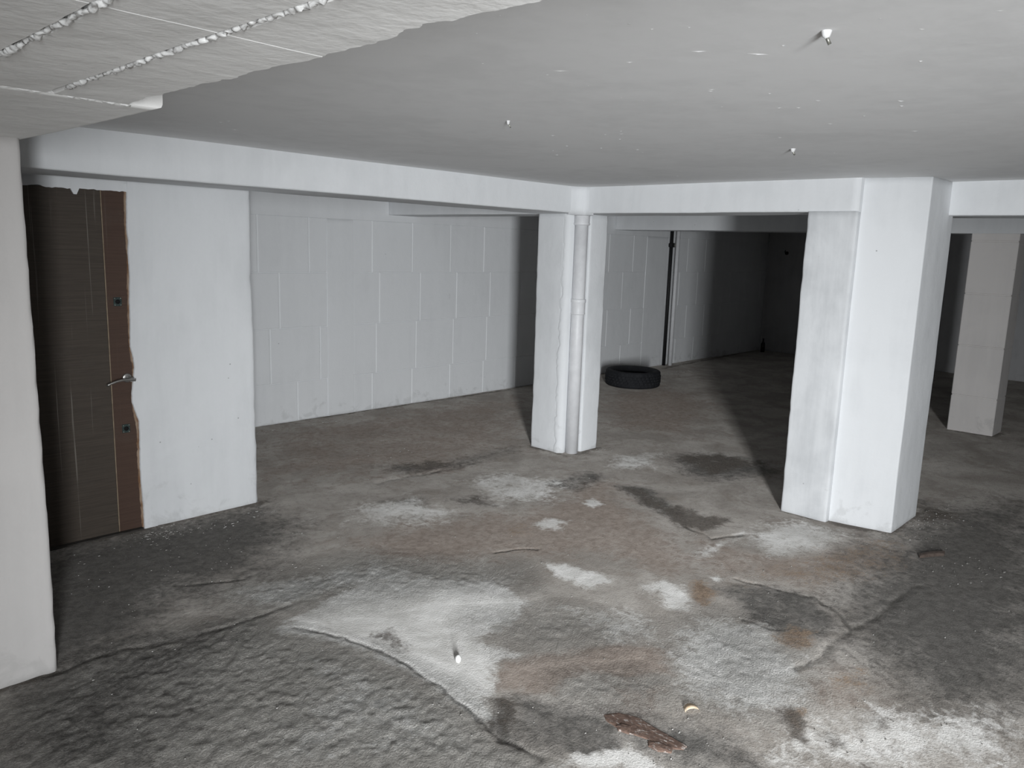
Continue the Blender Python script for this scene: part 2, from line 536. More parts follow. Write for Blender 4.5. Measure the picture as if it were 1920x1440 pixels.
ROUGH = [
 (1.0, .08, [(0,1345),(110,1262),(300,1197),(480,1150),(560,1192),(720,1238),(850,1302),(920,1372),(1000,1422),(1020,1460),(0,1460)]),
 (.8, .12, [(420,1115),(560,1070),(720,1050),(960,1070),(980,1100),(800,1100),(620,1130),(500,1150)]),
 (.7, .08, [(1060,1270),(1180,1260),(1250,1290),(1130,1330),(1060,1300)]),
 (.6, .1, [(900,1160),(1060,1140),(1220,1180),(1060,1225),(960,1215)]),
 (.6, .1, [(1252,1215),(1330,1165),(1440,1165),(1500,1240),(1512,1300),(1430,1335),(1330,1312)]),
]
CRACK = [
 (.030, [(1505,1255),(1560,1215),(1600,1185),(1640,1155),(1680,1130),(1720,1095)]),
 (.022, [(1510,1112),(1560,1130),(1590,1165),(1600,1180)]),
 (.020, [(700,905),(760,895),(830,880),(900,862)]),
 (.016, [(930,1035),(960,1030),(1010,1028)]),
 (.024, [(1280,985),(1330,1010),(1400,1000)]),
 (.030, [(105,1256),(250,1215),(330,1195),(430,1172),(500,1150),(540,1135)]),
 (.020, [(330,1098),(400,1092),(450,1085)]),
 (.020, [(560,1175),(650,1190),(760,1240),(850,1300),(930,1370),(1030,1425)]),
 (.018, [(1400,1160),(1450,1175),(1470,1180)]),
 (.016, [(1380,1085),(1460,1108),(1520,1115)]),
]
def field(lst):
    t = np.zeros_like(FX)
    for s, soft, pts in lst:
        t = np.maximum(t, s * poly_field(pts, soft))
    return t
A_pale, A_brown, A_dark, A_rust, A_rough = (field(l) for l in (PALE, BROWN, DARK, RUST, ROUGH))
A_stain = field(STAIN)
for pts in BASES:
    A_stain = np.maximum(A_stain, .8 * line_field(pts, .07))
A_crack = np.zeros_like(FX)
for wd, pts in CRACK:
    A_crack = np.maximum(A_crack, line_field(pts, wd))
# relief: gentle swell everywhere, coarse trowel ridges in the rough patches, cracks sunk in
FZ = .010 * (fbm(FX, FY, 1.3, 31) - .5) + .003 * (fbm(FX, FY, 9, 41) - .5)
ang = .75
ux, uy = FX * math.cos(ang) + FY * math.sin(ang), -FX * math.sin(ang) + FY * math.cos(ang)
rid = fbm(ux * .85 + .02 * vnoise(FX, FY, 20, 57), uy * 1.15, 34, 51, 2) - .5
rid = rid + .2 * (vnoise(FX, FY, 9, 58) - .5)
FZ += A_rough * (.0105 * rid + .004)
FZ -= .007 * A_crack * (.4 + vnoise(FX, FY, 14, 61))
FZ -= .004
nx_, ny_ = len(gx), len(gy)
FZG = FZ.reshape(nx_, ny_)
def floor_z(x, y):
    return float(FZG[min(nx_ - 1, int(np.searchsorted(gx, x))), min(ny_ - 1, int(np.searchsorted(gy, y)))])
ii = np.arange(nx_ * ny_).reshape(nx_, ny_)
quads = np.stack([ii[:-1, :-1], ii[1:, :-1], ii[1:, 1:], ii[:-1, 1:]], -1).reshape(-1, 4)
me = bpy.data.meshes.new('floor')
me.vertices.add(len(FX))
me.vertices.foreach_set('co', np.stack([FX, FY, FZ], -1).ravel())
me.loops.add(quads.size)
me.loops.foreach_set('vertex_index', quads.ravel())
me.polygons.add(len(quads))
me.polygons.foreach_set('loop_start', np.arange(len(quads)) * 4)
me.polygons.foreach_set('loop_total', np.full(len(quads), 4))
me.polygons.foreach_set('use_smooth', np.ones(len(quads), bool))
me.update(calc_edges=True)
for nm, arr in (('pale', A_pale), ('brown', A_brown), ('dark', A_dark), ('rust', A_rust), ('rough', A_rough), ('crack', A_crack), ('stain', A_stain)):
    at = me.attributes.new(nm, 'FLOAT', 'POINT')
    at.data.foreach_set('value', arr.astype(np.float32))

def floor_material():
    m, nt, bs = new_mat('stained_concrete')
    p = position(nt)
    def att(nm):
        a = N(nt, 'ShaderNodeAttribute')
        a.attribute_name = nm
        return a.outputs['Fac']
    nA = noise_node(nt, p, 6, 8, .68, .8)
    nB = noise_node(nt, p, 23, 7, .7, .5)
    nC = noise_node(nt, p, 2.2, 6, .62, .6)
    nF = noise_node(nt, p, 140, 4, .6)
    grit = noise_node(nt, p, 330, 2, .5)
    nD = noise_node(nt, p, 60, 6, .72, .3)
    sub = lambda v: math_n(nt, 'SUBTRACT', v, .5)
    k = math_n(nt, 'ADD', math_n(nt, 'ADD', math_n(nt, 'MULTIPLY', sub(nA), 1.5), math_n(nt, 'MULTIPLY', sub(nB), 1.3)), math_n(nt, 'MULTIPLY', sub(nD), .9))
    nE = noise_node(nt, mapped(nt, p, (7.3, 2.1, 0)), 4.2, 8, .7, 1.0)
    k2 = math_n(nt, 'ADD', math_n(nt, 'ADD', math_n(nt, 'MULTIPLY', sub(nE), 1.7), math_n(nt, 'MULTIPLY', sub(nB), -1.1)), math_n(nt, 'MULTIPLY', sub(nD), .9))
    def mask(nm, lo_, hi_, kk, amt=1.0):
        a = att(nm)
        return ramp(nt, math_n(nt, 'ADD', a, math_n(nt, 'MULTIPLY', math_n(nt, 'MULTIPLY', kk, amt), ramp(nt, a, .0, .35))), lo_, hi_)
    c = mix(nt, ramp(nt, nC, .32, .68), (.300, .274, .246), (.455, .426, .393))
    c = mix(nt, math_n(nt, 'MULTIPLY', ramp(nt, nE, .50, .66), .6), c, (.262, .228, .198))
    c = mix(nt, math_n(nt, 'MULTIPLY', ramp(nt, nA, .55, .72), .45), c, (.55, .53, .50))
    c = mix(nt, math_n(nt, 'MULTIPLY', ramp(nt, nB, .50, .36), .35), c, (.20, .183, .165))
    c = mix(nt, math_n(nt, 'MULTIPLY', att('rough'), .7), c, mix(nt, ramp(nt, nC, .3, .7), (.54, .522, .490), (.64, .622, .588)))
    c = mix(nt, math_n(nt, 'MULTIPLY', mask('brown', .18, .88, k2, .8), .78), c, mix(nt, ramp(nt, nB, .3, .7), (.235, .188, .157), (.370, .312, .270)))
    c = mix(nt, math_n(nt, 'MULTIPLY', mask('dark', .10, .85, k2, .6), .93), c, mix(nt, ramp(nt, nB, .3, .7), (.075, .071, .066), (.140, .133, .124)))
    c = mix(nt, math_n(nt, 'MULTIPLY', mask('pale', .30, .80, k, .75), .92), c, mix(nt, ramp(nt, nE, .35, .65), (.60, .588, .565), (.80, .79, .77)))
    c = mix(nt, math_n(nt, 'MULTIPLY', mask('rust', .2, .85, k), .85), c, mix(nt, ramp(nt, nD, .3, .7), (.12, .078, .050), (.34, .25, .175)))
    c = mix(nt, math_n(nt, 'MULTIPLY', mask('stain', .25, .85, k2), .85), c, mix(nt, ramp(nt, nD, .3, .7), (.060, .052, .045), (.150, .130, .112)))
    c = mix(nt, math_n(nt, 'MULTIPLY', ramp(nt, math_n(nt, 'ADD', att('crack'), math_n(nt, 'MULTIPLY', k, .9)), .5, 1.0), .6), c, (.06, .056, .05))
    # grit: pale and dark grains
    c = mix(nt, math_n(nt, 'MULTIPLY', ramp(nt, grit, .60, .75), .30), c, (.75, .74, .72))
    c = mix(nt, math_n(nt, 'MULTIPLY', ramp(nt, grit, .40, .28), .45), c, (.07, .065, .06))
    v = N(nt, 'ShaderNodeTexVoronoi')
    v.inputs['Scale'].default_value = 26
    nt.links.new(p, v.inputs['Vector'])
    fl = math_n(nt, 'MULTIPLY', ramp(nt, v.outputs['Distance'], .05, .03), ramp(nt, noise_node(nt, p, 1.7, 3), .5, .62))
    c = mix(nt, math_n(nt, 'MULTIPLY', fl, .7), c, (.62, .61, .59))
    nt.links.new(c, bs.inputs['Base Color'])
    bs.inputs['Roughness'].default_value = .88
    bs.inputs['Diffuse Roughness'].default_value = 1.0
    bs.inputs['Specular IOR Level'].default_value = .22
    mr = N(nt, 'ShaderNodeMapping')
    mr.inputs['Rotation'].default_value = (0, 0, -ang)
    mr.inputs['Scale'].default_value = (.85, 1.15, 1)
    nt.links.new(p, mr.inputs['Vector'])
    hr = noise_node(nt, mr.outputs[0], 110, 5, .6, .25)
    h1 = math_n(nt, 'MULTIPLY', hr, math_n(nt, 'ADD', math_n(nt, 'MULTIPLY', att('rough'), 1.0), .05))
    b = bump(nt, h1, 1.0, .05)
    b = bump(nt, nF, .5, .006, b)
    b = bump(nt, nB, .25, .008, b)
    nt.links.new(b, bs.inputs['Normal'])
    return m
M['floor'] = floor_material()
me.materials.append(M['floor'])
floor = bpy.data.objects.new('floor', me)
C.objects.link(floor)
tag(floor, 'stained grey concrete floor with rough pale and rusty patches', 'floor', 'structure')

# ------------------------------------------------------------------ ceiling
def ceiling_sheet():
    xs = lines([(X0 - .1, X_FAR + .1, .25)])
    ys = lines([(Y0 - .1, Y_BACK + .3, .25)])
    verts, faces = [], []
    for a in xs:
        for b in ys:
            verts.append((a, b, ZC + .004 * mn.noise(Vector((a * .8, b * .8, 3)))))
    n = len(ys)
    for i in range(len(xs) - 1):
        for j in range(n - 1):
            faces.append((i * n + j, i * n + j + 1, (i + 1) * n + j + 1, (i + 1) * n + j))
    k = len(verts)                       # upper skin, so the slab has thickness
    verts += [(xs[0], ys[0], ZC + .2), (xs[-1], ys[0], ZC + .2), (xs[-1], ys[-1], ZC + .2), (xs[0], ys[-1], ZC + .2)]
    faces.append((k, k + 1, k + 2, k + 3))
    return link_mesh('ceiling', verts, faces, M['ceil'], None, True)
ceiling = tag(ceiling_sheet(), 'flat white painted concrete ceiling with scattered paint specks', 'ceiling', 'structure')
# splashes and scratches of paint on it, plus three stubs
bm = bmesh.new()
def speck(bm, p, lx, ly, a):
    ca, sa = math.cos(a), math.sin(a)
    n = 7
    top = [bm.verts.new((p[0] + ca * lx * math.cos(t) - sa * ly * math.sin(t), p[1] + sa * lx * math.cos(t) + ca * ly * math.sin(t), p[2])) for t in [2 * math.pi * i / n for i in range(n)]]
    low = bm.verts.new((p[0], p[1], p[2] - .0018))
    for i in range(n):
        bm.faces.new((top[i], top[(i + 1) % n], low))
marks = [(1050,133,.055,.004),(1310,97,.035,.004),(1420,102,.05,.003),(1715,246,.03,.004),(1497,202,.02,.004),(793,154,.025,.003),(700,153,.02,.003),
         (820,181,.018,.003),(898,205,.02,.003),(970,171,.02,.003),(1180,117,.018,.003),(1165,183,.02,.003),(1205,286,.015,.003),(1063,274,.012,.003),
         (1875,20,.03,.006),(1650,35,.01,.008),(1620,218,.008,.006),(1462,258,.03,.003),(1180,45,.012,.01),(1100,28,.008,.006),(1026,140,.02,.004),
         (1334,168,.025,.003),(1690,199,.012,.003),(1735,297,.02,.003),(1222,55,.01,.006),(1292,52,.009,.007),(1468,86,.009,.006),(905,119,.02,.003)]
for (px, py, l, wd) in marks:
    q = on_floor(px, py, ZC)
    speck(bm, (q.x, q.y, ZC + .001), l * .7, wd * .9, -.85 + random.uniform(-.25, .25))
for _ in range(90):
    x, y = random.uniform(1.2, 5.0), random.uniform(.3, 3.8)
    speck(bm, (x, y, ZC + .001), random.uniform(.003, .018), random.uniform(.002, .004), -.85 + random.uniform(-.4, .4))
tag(bm_obj('paint_specks', bm, M['drip'], ceiling), kind='stuff')
for (px, py), lab in zip([(1550, 58), (1487, 279), (953, 226)], ['white painted anchor stub in the ceiling, largest of the three', 'small round anchor stub in the ceiling in front of the wide white column', 'tiny anchor stub in the ceiling near the lowered slab edge']):
    q = on_floor(px, py, ZC)
    s = .011 if px == 1550 else (.011 if px == 1487 else .007)
    o = empty('ceiling_anchor', (q.x, q.y, ZC))
    attach(lathe('plug', [(s * 1.1, .004), (s, -.002), (s * .7, -.012), (.0, -.016)], (q.x, q.y, ZC), M['drip'], None, 10), o)
    attach(tube('screw_stub', [(q.x, q.y, ZC - .01), (q.x + .008, q.y - .006, ZC - .026)], s * .35, M['screw'], None, 6), o)
    tag(o, lab, 'anchor', group='ceiling anchor stubs')

# ------------------------------------------------------------------ lowered slab at the entrance: painted boards and a plastered strip
slab = prism('slab_lowered', [(X0, Z_SLAB + .03), (.775, Z_SLAB + .03), (.775, ZC + .05), (X0, ZC + .05)], Y0, 2.05, 'y', M['soffit'], None, .008, .2, .001, .001)
tag(slab, 'lowered white slab over the entrance, underside of boards with rough seams', 'slab', 'structure')
def board(x0, x1, y0, y1, wavy):
    nx, ny = 5, max(6, int((y1 - y0) / .009))
    verts, faces = [], []
    rows = []
    for j in range(ny + 1):
        y = y0 + (y1 - y0) * j / ny
        e = (.014 * (mn.noise(Vector((3.3, y * 6, 1))) + .6 * mn.noise(Vector((9.1, y * 19, 1))) + .55 * mn.noise(Vector((1.1, y * 47, 1))))) if wavy else .002 * mn.noise(Vector((x1 * 5, y * 20, 2)))
        xr = x1 + e
        row = [(x0, y, Z_SLAB + .035), (x0 + .0015, y, Z_SLAB + .006)]
        for i in range(nx + 1):
            t = i / nx
            x = x0 + .006 + (xr - x0 - .012) * t
            row.append((x, y, Z_SLAB + .0025 * mn.noise(Vector((x * 6, y * 3, 5)))))
        row += [(xr - .0015, y, Z_SLAB + .006), (xr, y, Z_SLAB + .035)]
        rows.append(row)
    n = len(rows[0])
    for r_ in rows: verts += r_
    for j in range(ny):
        for i in range(n - 1):
            faces.append((j * n + i, (j + 1) * n + i, (j + 1) * n + i + 1, j * n + i + 1))
        faces.append((j * n, j * n + n - 1, (j + 1) * n + n - 1, (j + 1) * n))
    faces.append(tuple(range(n)))
    faces.append(tuple(ny * n + i for i in range(n))[::-1])
    return link_mesh('board', verts, faces, M['soffit'], slab, False)
bxs = [-.66, -.478, -.296, -.114, .068, .25, .432, .614, .79]
bys = [-.46, .38, 1.222, 2.055]
for i in range(len(bxs) - 1):
    for j in range(len(bys) - 1):
        board(bxs[i] + .003, bxs[i + 1] - (.003 if i < 7 else 0), bys[j] + .003, bys[j + 1] - .003, i == 7)
def bead(path, rad, k):
    pts, rr = [], []
    for i in range(len(path) - 1):
        a, b = Vector(path[i]), Vector(path[i + 1])
        n = max(2, int((b - a).length / .006))
        for j in range(n):
            q = a.lerp(b, j / n)
            q = q + Vector((.006 * mn.noise(q * 60), 0, .004 * mn.noise(q * 75 + Vector((5, 5, 5))) + .001))
            pts.append(q)
            rr.append(rad * (.55 + .45 * abs(mn.noise(q * 24 + Vector((k, 0, 0)))) + .3 * abs(mn.noise(q * 7))))
    o = tube('joint_bead', pts, rr, M['mortar'], slab, 10)
    for v in o.data.vertices:
        v.co += mn.noise_vector(v.co * 95) * rad * .75 + mn.noise_vector(v.co * 210) * rad * .4
    return o
bead([(.614, -.3, Z_SLAB + .001), (.614, 1.95, Z_SLAB + .001)], .0068, 1)
bead([(.432, -.3, Z_SLAB + .001), (.432, 1.95, Z_SLAB + .001)], .0065, 2)
bead([(.25, -.3, Z_SLAB + .001), (.25, 1.95, Z_SLAB + .001)], .006, 3)
bead([(.2, 2.055, Z_SLAB + .002), (.62, 2.062, Z_SLAB + .002), (.80, 2.075, Z_SLAB + .002)], .005, 4)
strip = prism('slab_plastered_strip', [(X0, Z_SLAB + .002), (.868, Z_SLAB + .002), (.868, ZC + .05), (X0, ZC + .05)], 2.058, Y_NEAR + .23, 'y', M['soffit'], None, .010, .06, .003, .006)
tag(strip, 'plastered end strip of the lowered slab above the near wall', 'slab', 'structure')

# ------------------------------------------------------------------ near wall, door wall
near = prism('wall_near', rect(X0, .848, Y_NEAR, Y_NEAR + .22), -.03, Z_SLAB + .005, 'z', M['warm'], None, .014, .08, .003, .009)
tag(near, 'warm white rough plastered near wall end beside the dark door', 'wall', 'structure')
pier = prism('wall_door', rect(1.712, 2.40, Y_DOOR, Y_DOOR + .22), -.03, ZC, 'z', M['white'], None, .022, .08, .004, .010)
tag(pier, 'smooth white wall panel between the dark door and the block wall', 'wall', 'structure')
lint = prism('lintel', [(Y_DOOR + .003, 1.893), (Y_DOOR + .2, 1.893), (Y_DOOR + .2, ZC), (Y_DOOR + .003, ZC)], X0, 1.705, 'x', M['white'], None, .006, .1, .001, .003)
tag(lint, 'white strip of wall above the dark door', 'lintel', 'structure')
wl = prism('wall_door_side', rect(X0, .80, Y_DOOR, Y_DOOR + .22), -.03, 1.90, 'z', M['white'], None, .01, .15)
tag(wl, 'white wall behind the near wall end', 'wall', 'structure')

door = tag(empty('door_1', (1.25, Y_DOOR + .02, 0)), 'dark brown wooden door with steel lever handle and inlay line', 'door', 'structure')
def dbox(name, x0, x1, y0, y1, z0, z1, mat, par=door, bev=.002):
    bm = bmesh.new()
    box_bm(bm, (x0, y0, z0), (x1, y1, z1))
    bmesh.ops.recalc_face_normals(bm, faces=bm.faces)
    if bev:
        bmesh.ops.bevel(bm, geom=list(bm.edges), offset=bev, segments=1, affect='EDGES')
    return attach(bm_obj(name, bm, mat), par)
YD = Y_DOOR + .012
leaf = dbox('leaf', .84, 1.551, YD, YD + .04, .004, 1.888, M['door'])
band = dbox('side_band', 1.555, 1.705, YD, YD + .04, .004, 1.888, M['band'])
dbox('inlay_line', 1.5505, 1.5555, YD - .0015, YD + .03, .006, 1.886, M['inlay'], bev=0)
dbox('door_frame', .80, .84, YD - .005, YD + .08, 0, 1.893, M['door'])
for (x, z) in ((1.609, 1.30), (1.618, .594)):
    pl = dbox('lock_plate', x - .021, x + .021, YD - .003, YD + .002, z - .024, z + .024, M['plate'], bev=.001)
    o = lathe('key_hole', [(.0, .0), (.0125, .0), (.0125, .003), (.0, .003)], (0, 0, 0), M['hole'], None, 16)
    o.rotation_euler = (math.pi / 2, 0, 0); o.location = (x, YD - .0025, z); o.parent = pl
    for sx in (-1, 1):
        for sz in (-1, 1):
            s = lathe('screw', [(.0, .0), (.0035, .0), (.0035, .003), (.0, .004)], (0, 0, 0), M['screw'], None, 8)
            s.rotation_euler = (math.pi / 2, 0, 0); s.location = (x + sx * .015, YD - .0025, z + sz * .018); s.parent = pl
# lever handle
hx, hz = 1.648, .873
h = dbox('handle', hx - .012, hx + .012, YD - .045, YD + .001, hz - .012, hz + .012, M['steel'], bev=.004)
ro = lathe('rosette', [(.0, .0), (.0255, .0), (.0255, .006), (.021, .009), (.0, .009)], (0, 0, 0), M['steel'], None, 24)
ro.rotation_euler = (math.pi / 2, 0, 0); ro.location = (hx - .012, YD, hz + .006); ro.parent = h
pts = [(hx + .016 - .15 * t, YD - .045 - .006 * math.sin(math.pi * t), hz - .004 + .018 * math.sin(math.pi * t * .9) - .022 * t) for t in [i / 12 for i in range(13)]]
tube('lever', pts, [.0075] * 4 + [.0068] * 9, M['steel'], h, 10)
# small chipped spot and raw wood edge
def ragged(name, left_px, xr, y, thick, mat, parent, jitter=.0015):
    """upright ragged strip on the door plane: left edge from the photograph, right edge straight"""
    L = []
    for i in range(len(left_px) - 1):
        a, b = on_y(*left_px[i], y), on_y(*left_px[i + 1], y)
        n = max(1, int((b - a).length / .012))
        for j in range(n):
            q = a.lerp(b, j / n)
            L.append((q.x + jitter * (mn.noise(Vector((q.z * 40, y, 0))) + mn.noise(Vector((q.z * 110, y, 4)))), q.z))
    q = on_y(*left_px[-1], y)
    L.append((q.x, max(q.z, -.01)))
    verts, faces = [], []
    for (x, z) in L:
        verts += [(x + .004, y + thick, z), (x, y + thick * .4, z), (x + .003, y, z), (xr, y, z)]
    for i in range(len(L) - 1):
        for k in range(3):
            faces.append((4 * i + k, 4 * i + 4 + k, 4 * i + 5 + k, 4 * i + 1 + k))
    o = link_mesh(name, verts, faces, mat, None, False)
    bm = bmesh.new(); bm.from_mesh(o.data); bmesh.ops.recalc_face_normals(bm, faces=bm.faces); bm.to_mesh(o.data); bm.free()
    attach(o, parent)
    return o
ragged('raw_edge', [(232,358),(234,430),(238,470),(238,520),(240,600),(242,655),(249,690),(248,715),(246,745),(250,772),(256,800),(258,870),(263,940),(267,992)], 1.73, YD - .004, .01, M['rawwood'], door, .003)
ragged('plaster_edge', [(237,334),(237,352),(237.5,430),(241,452),(240,475),(243,520),(242.5,560),(244,600),(244,650),(250,672),(252,690),(250,712),(247,735),(248,755),(254,772),(261,790),(262,830),(263,880),(267,930),(270,965),(271.5,995)], 1.76, Y_DOOR - .004, .02, M['white'], pier, .0012)
# ragged plaster along the head of the door with a drip of paint
bm = bmesh.new()
n = 60
top, bot, botb = [], [], []
for i in range(n + 1):
    x = .86 + (1.70 - .86) * i / n
    e = .010 * mn.noise(Vector((x * 14, 2, 2))) + .006 * mn.noise(Vector((x * 40, 2, 7)))
    if abs(x - 1.428) < .02: e -= .045 * (1 - abs(x - 1.428) / .02)
    top.append(bm.verts.new((x, Y_DOOR + .001, 1.925)))
    bot.append(bm.verts.new((x, Y_DOOR - .001, 1.884 + e)))
    botb.append(bm.verts.new((x, Y_DOOR + .012, 1.886 + e)))
for i in range(n):
    bm.faces.new((top[i], top[i + 1], bot[i + 1], bot[i]))
    bm.faces.new((bot[i], bot[i + 1], botb[i + 1], botb[i]))
bm_obj('head_plaster', bm, M['white'], lint)
bm = bmesh.new()
for i in range(14):
    a = i / 13
    x = .9 + .74 * a
    z = .003 + .008 * abs(mn.noise(Vector((x * 12, 0, 3))))
    vs = box_bm(bm, (x - .034, Y_DOOR - .02 - .01 * abs(mn.noise(Vector((x * 9, 1, 1)))), -.01), (x + .034, Y_DOOR + .03, z))
attach(bm_obj('threshold', bm, simple('dirty_threshold', (.05, .045, .04), .9, b=.5)), door)

# ------------------------------------------------------------------ beams
beamL = prism('beam_door_wall', [(Y_BEAM, ZB), (4.36, ZB), (4.36, ZC + .02), (Y_BEAM, ZC + .02)], X0, 5.24, 'x', M['white'], None, .009, .10, .003, .003)
tag(beamL, 'white concrete beam above the door running to the pipe column', 'beam', 'structure')
beamR = prism('beam_middle', [(X_BEAM, ZB), (5.24, ZB), (5.24, ZC + .02), (X_BEAM, ZC + .02)], 1.83, Y_BACK + .02, 'y', M['white'], None, .009, .10, .003, .003)
tag(beamR, 'white concrete beam between the pipe column and the wide column', 'beam', 'structure')
beamS = prism('beam_side', [(5.37, ZB), (5.72, ZB), (5.72, ZC + .02), (5.37, ZC + .02)], Y0, 1.60, 'y', M['white'], None, .008, .10, .003, .003)
tag(beamS, 'white concrete beam on the far side of the wide column', 'beam', 'structure')
beam2 = prism('beam_rear', [(X_BEAM2, ZB - .005), (8.95, ZB - .005), (8.95, ZC + .02), (X_BEAM2, ZC + .02)], Y0, Y_BACK + .02, 'y', M['white'], None, .008, .12, .003, .003)
tag(beam2, 'dim rear beam behind the tyre bay above the grey block column', 'beam', 'structure')
# boxing that takes the drain pipe up through the corner of two beams
prism('pipe_boxing', [(4.735, 3.965), (4.80, 3.945), (4.865, 3.90), (4.88, 3.825), (4.95, 3.90), (4.95, 4.0)], ZB - .012, ZC + .01, 'z', M['white'], beamR, .012, .06, .002, .003)

# ------------------------------------------------------------------ pipe column
col = prism('column_with_pipe', [(4.838, 4.36), (4.838, 4.075), (4.875, 4.052), (5.012, 4.052), (5.012, 3.955), (5.24, 3.955), (5.24, 4.36)], -.03, ZB + .004, 'z', M['white'], None, .012, .07, .004, .008)
tag(col, 'slim white square column with a drain pipe in its notched corner', 'column', 'structure')
PX, PY = 4.938, 3.988
pipe = tag(empty('drain_pipe', (PX, PY, 0)), 'white painted drain pipe standing in the notch of the slim column', 'pipe')
def pl_(name, prof, par=pipe):
    return attach(lathe(name, prof, (PX, PY, 0), M['pipe'], None, 28), par)
pl_('shaft', [(.052, -.01), (.052, 1.95)])
pl_('socket', [(.052, 1.842), (.063, 1.845), (.066, 1.852), (.066, 1.858), (.062, 1.865), (.062, 1.975), (.052, 1.98)])
pl_('coupling', [(.052, 1.14), (.058, 1.143), (.060, 1.150), (.0575, 1.158), (.0575, 1.235), (.062, 1.24), (.062, 1.262), (.052, 1.268)])
# lumpy plaster the pipe was bedded in
verts, faces = [], []
nz = 90
for j in range(nz + 1):
    z = -.02 + 1.95 * j / nz
    w_ = 1 if z < 1.0 else max(0, 1 - (z - 1.0) / .5)
    n1 = mn.noise(Vector((1.3, 2.2, z * 9))) + .7 * mn.noise(Vector((4.3, .2, z * 31)))
    row = [(4.839 - .006 * w_, 4.085 + .025 * n1, z), (4.836 - .006 * w_ - .004 * n1 * w_, 4.055, z), (4.868 - .004 * n1, 4.020 + .012 * (1 - w_), z), (4.905, 4.03, z)]
    verts += row
for j in range(nz):
    for k in range(3):
        faces.append((4 * j + k, 4 * j + k + 1, 4 * j + 5 + k, 4 * j + 4 + k))
link_mesh('bedding_plaster', verts, faces, M['white'], col, True)

# ------------------------------------------------------------------ wide column
wide = prism('column_wide_stub', rect(4.8645, 5.30, 1.832, 2.138), -.03, ZB + .004, 'z', M['patchy'], None, .010, .07, .004, .009)
tag(wide, 'patchy grey-white wall stub joined to the wide column', 'column', 'structure')
fin = prism('wall_light_blocker', rect(5.25, 7.1, 1.955, 2.14), -.03, ZC, 'z', M['white'], None, .01, .2)  # added out of view to block light heading for the far wall
tag(fin, 'unseen white wall added behind the wide column to keep light off the far wall', 'wall', 'structure')
pil = prism('column_wide', [(4.912, 1.84), (4.986, 1.476), (5.465, 1.476), (5.465, 1.84)], -.03, ZC, 'z', M['white'], None, .006, .07, .003, .003)
tag(pil, 'wide bright white column, nearest to the camera', 'column', 'structure')

# ------------------------------------------------------------------ block pieces (one shared mesh, scaled to each opening)
def block_mesh(mat, name='block'):
    """unit block 1 x 1 in X and Z, front at y = 0 with chamfered joint edges"""
    c = .012
    v = [(0, .06, 0), (1, .06, 0), (1, .06, 1), (0, .06, 1), (0, .006, 0), (1, .006, 0), (1, .006, 1), (0, .006, 1), (c, 0, c), (1 - c, 0, c), (1 - c, 0, 1 - c), (c, 0, 1 - c)]
    f = [(3, 2, 1, 0), (0, 1, 5, 4), (1, 2, 6, 5), (2, 3, 7, 6), (3, 0, 4, 7), (4, 5, 9, 8), (5, 6, 10, 9), (6, 7, 11, 10), (7, 4, 8, 11), (8, 9, 10, 11)]
    me_ = bpy.data.meshes.new(name)
    me_.from_pydata(v, [], f)
    me_.materials.append(mat)
    return me_
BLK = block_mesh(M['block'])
def put_block(x0, x1, z0, z1, y, parent, mesh=BLK, gap=.0035):
    o = bpy.data.objects.new('block', mesh)
    o.location = (x0 + gap, y + random.uniform(-.0012, .0012), z0 + gap * .35)
    o.scale = (x1 - x0 - 2 * gap, 1, z1 - z0 - gap * .7)
    o.parent = parent
    C.objects.link(o)
    return o
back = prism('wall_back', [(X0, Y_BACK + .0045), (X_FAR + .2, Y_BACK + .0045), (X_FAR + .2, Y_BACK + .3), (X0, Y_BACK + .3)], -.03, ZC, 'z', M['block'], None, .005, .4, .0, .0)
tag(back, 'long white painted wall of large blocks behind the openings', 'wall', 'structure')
def run(a, b, st, off):
    out = [a]
    x = a + off
    while x < b - .12:
        out.append(x); x += st
    return out + [b]
ROWS = [(0, .368), (.368, .868), (.868, 1.368), (1.368, 1.868)]
J1 = [[2.2, 2.79, 3.31, 3.83, 4.16], [2.2, 2.53, 3.04, 3.56, 4.08, 4.16], [2.2, 2.62, 3.14, 3.66, 4.16], [2.2, 2.43, 2.94, 3.46, 3.97, 4.16]]
J2 = [[4.45, 4.67, 5.18, 5.71, 6.22, 6.75, 7.28, 7.81, 8.34, 8.86, 9.39], [4.45, 4.72, 5.23, 5.75, 6.26, 6.80, 7.38, 7.95, 8.52, 9.06, 9.39],
      [4.45, 4.76, 5.28, 5.79, 6.30, 6.81, 7.32, 7.83, 8.33, 8.83, 9.36], [4.45, 4.67, 5.17, 5.69, 6.19, 6.77, 7.35, 7.92, 8.50, 9.05, 9.37]]
for (z0, z1), j1, j2, off in zip(ROWS, J1, J2, (.36, .10, .36, .55)):
    for J in (j1, j2, run(9.90, X_FAR, .52, off)):
        for a, b in zip(J[:-1], J[1:]):
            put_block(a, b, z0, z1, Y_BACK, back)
# plastered uprights cast into the block wall and the plaster over its top course
for (a, b) in ((4.158, 4.452), (9.372, 9.902)):
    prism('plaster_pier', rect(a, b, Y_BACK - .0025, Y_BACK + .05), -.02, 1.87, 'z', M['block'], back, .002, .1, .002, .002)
prism('top_plaster', [(Y_BACK - .003, 1.866), (Y_BACK + .05, 1.866), (Y_BACK + .05, ZC), (Y_BACK - .003, ZC)], 1.0, X_FAR, 'x', M['block'], back, .002, .1, .002, .002)

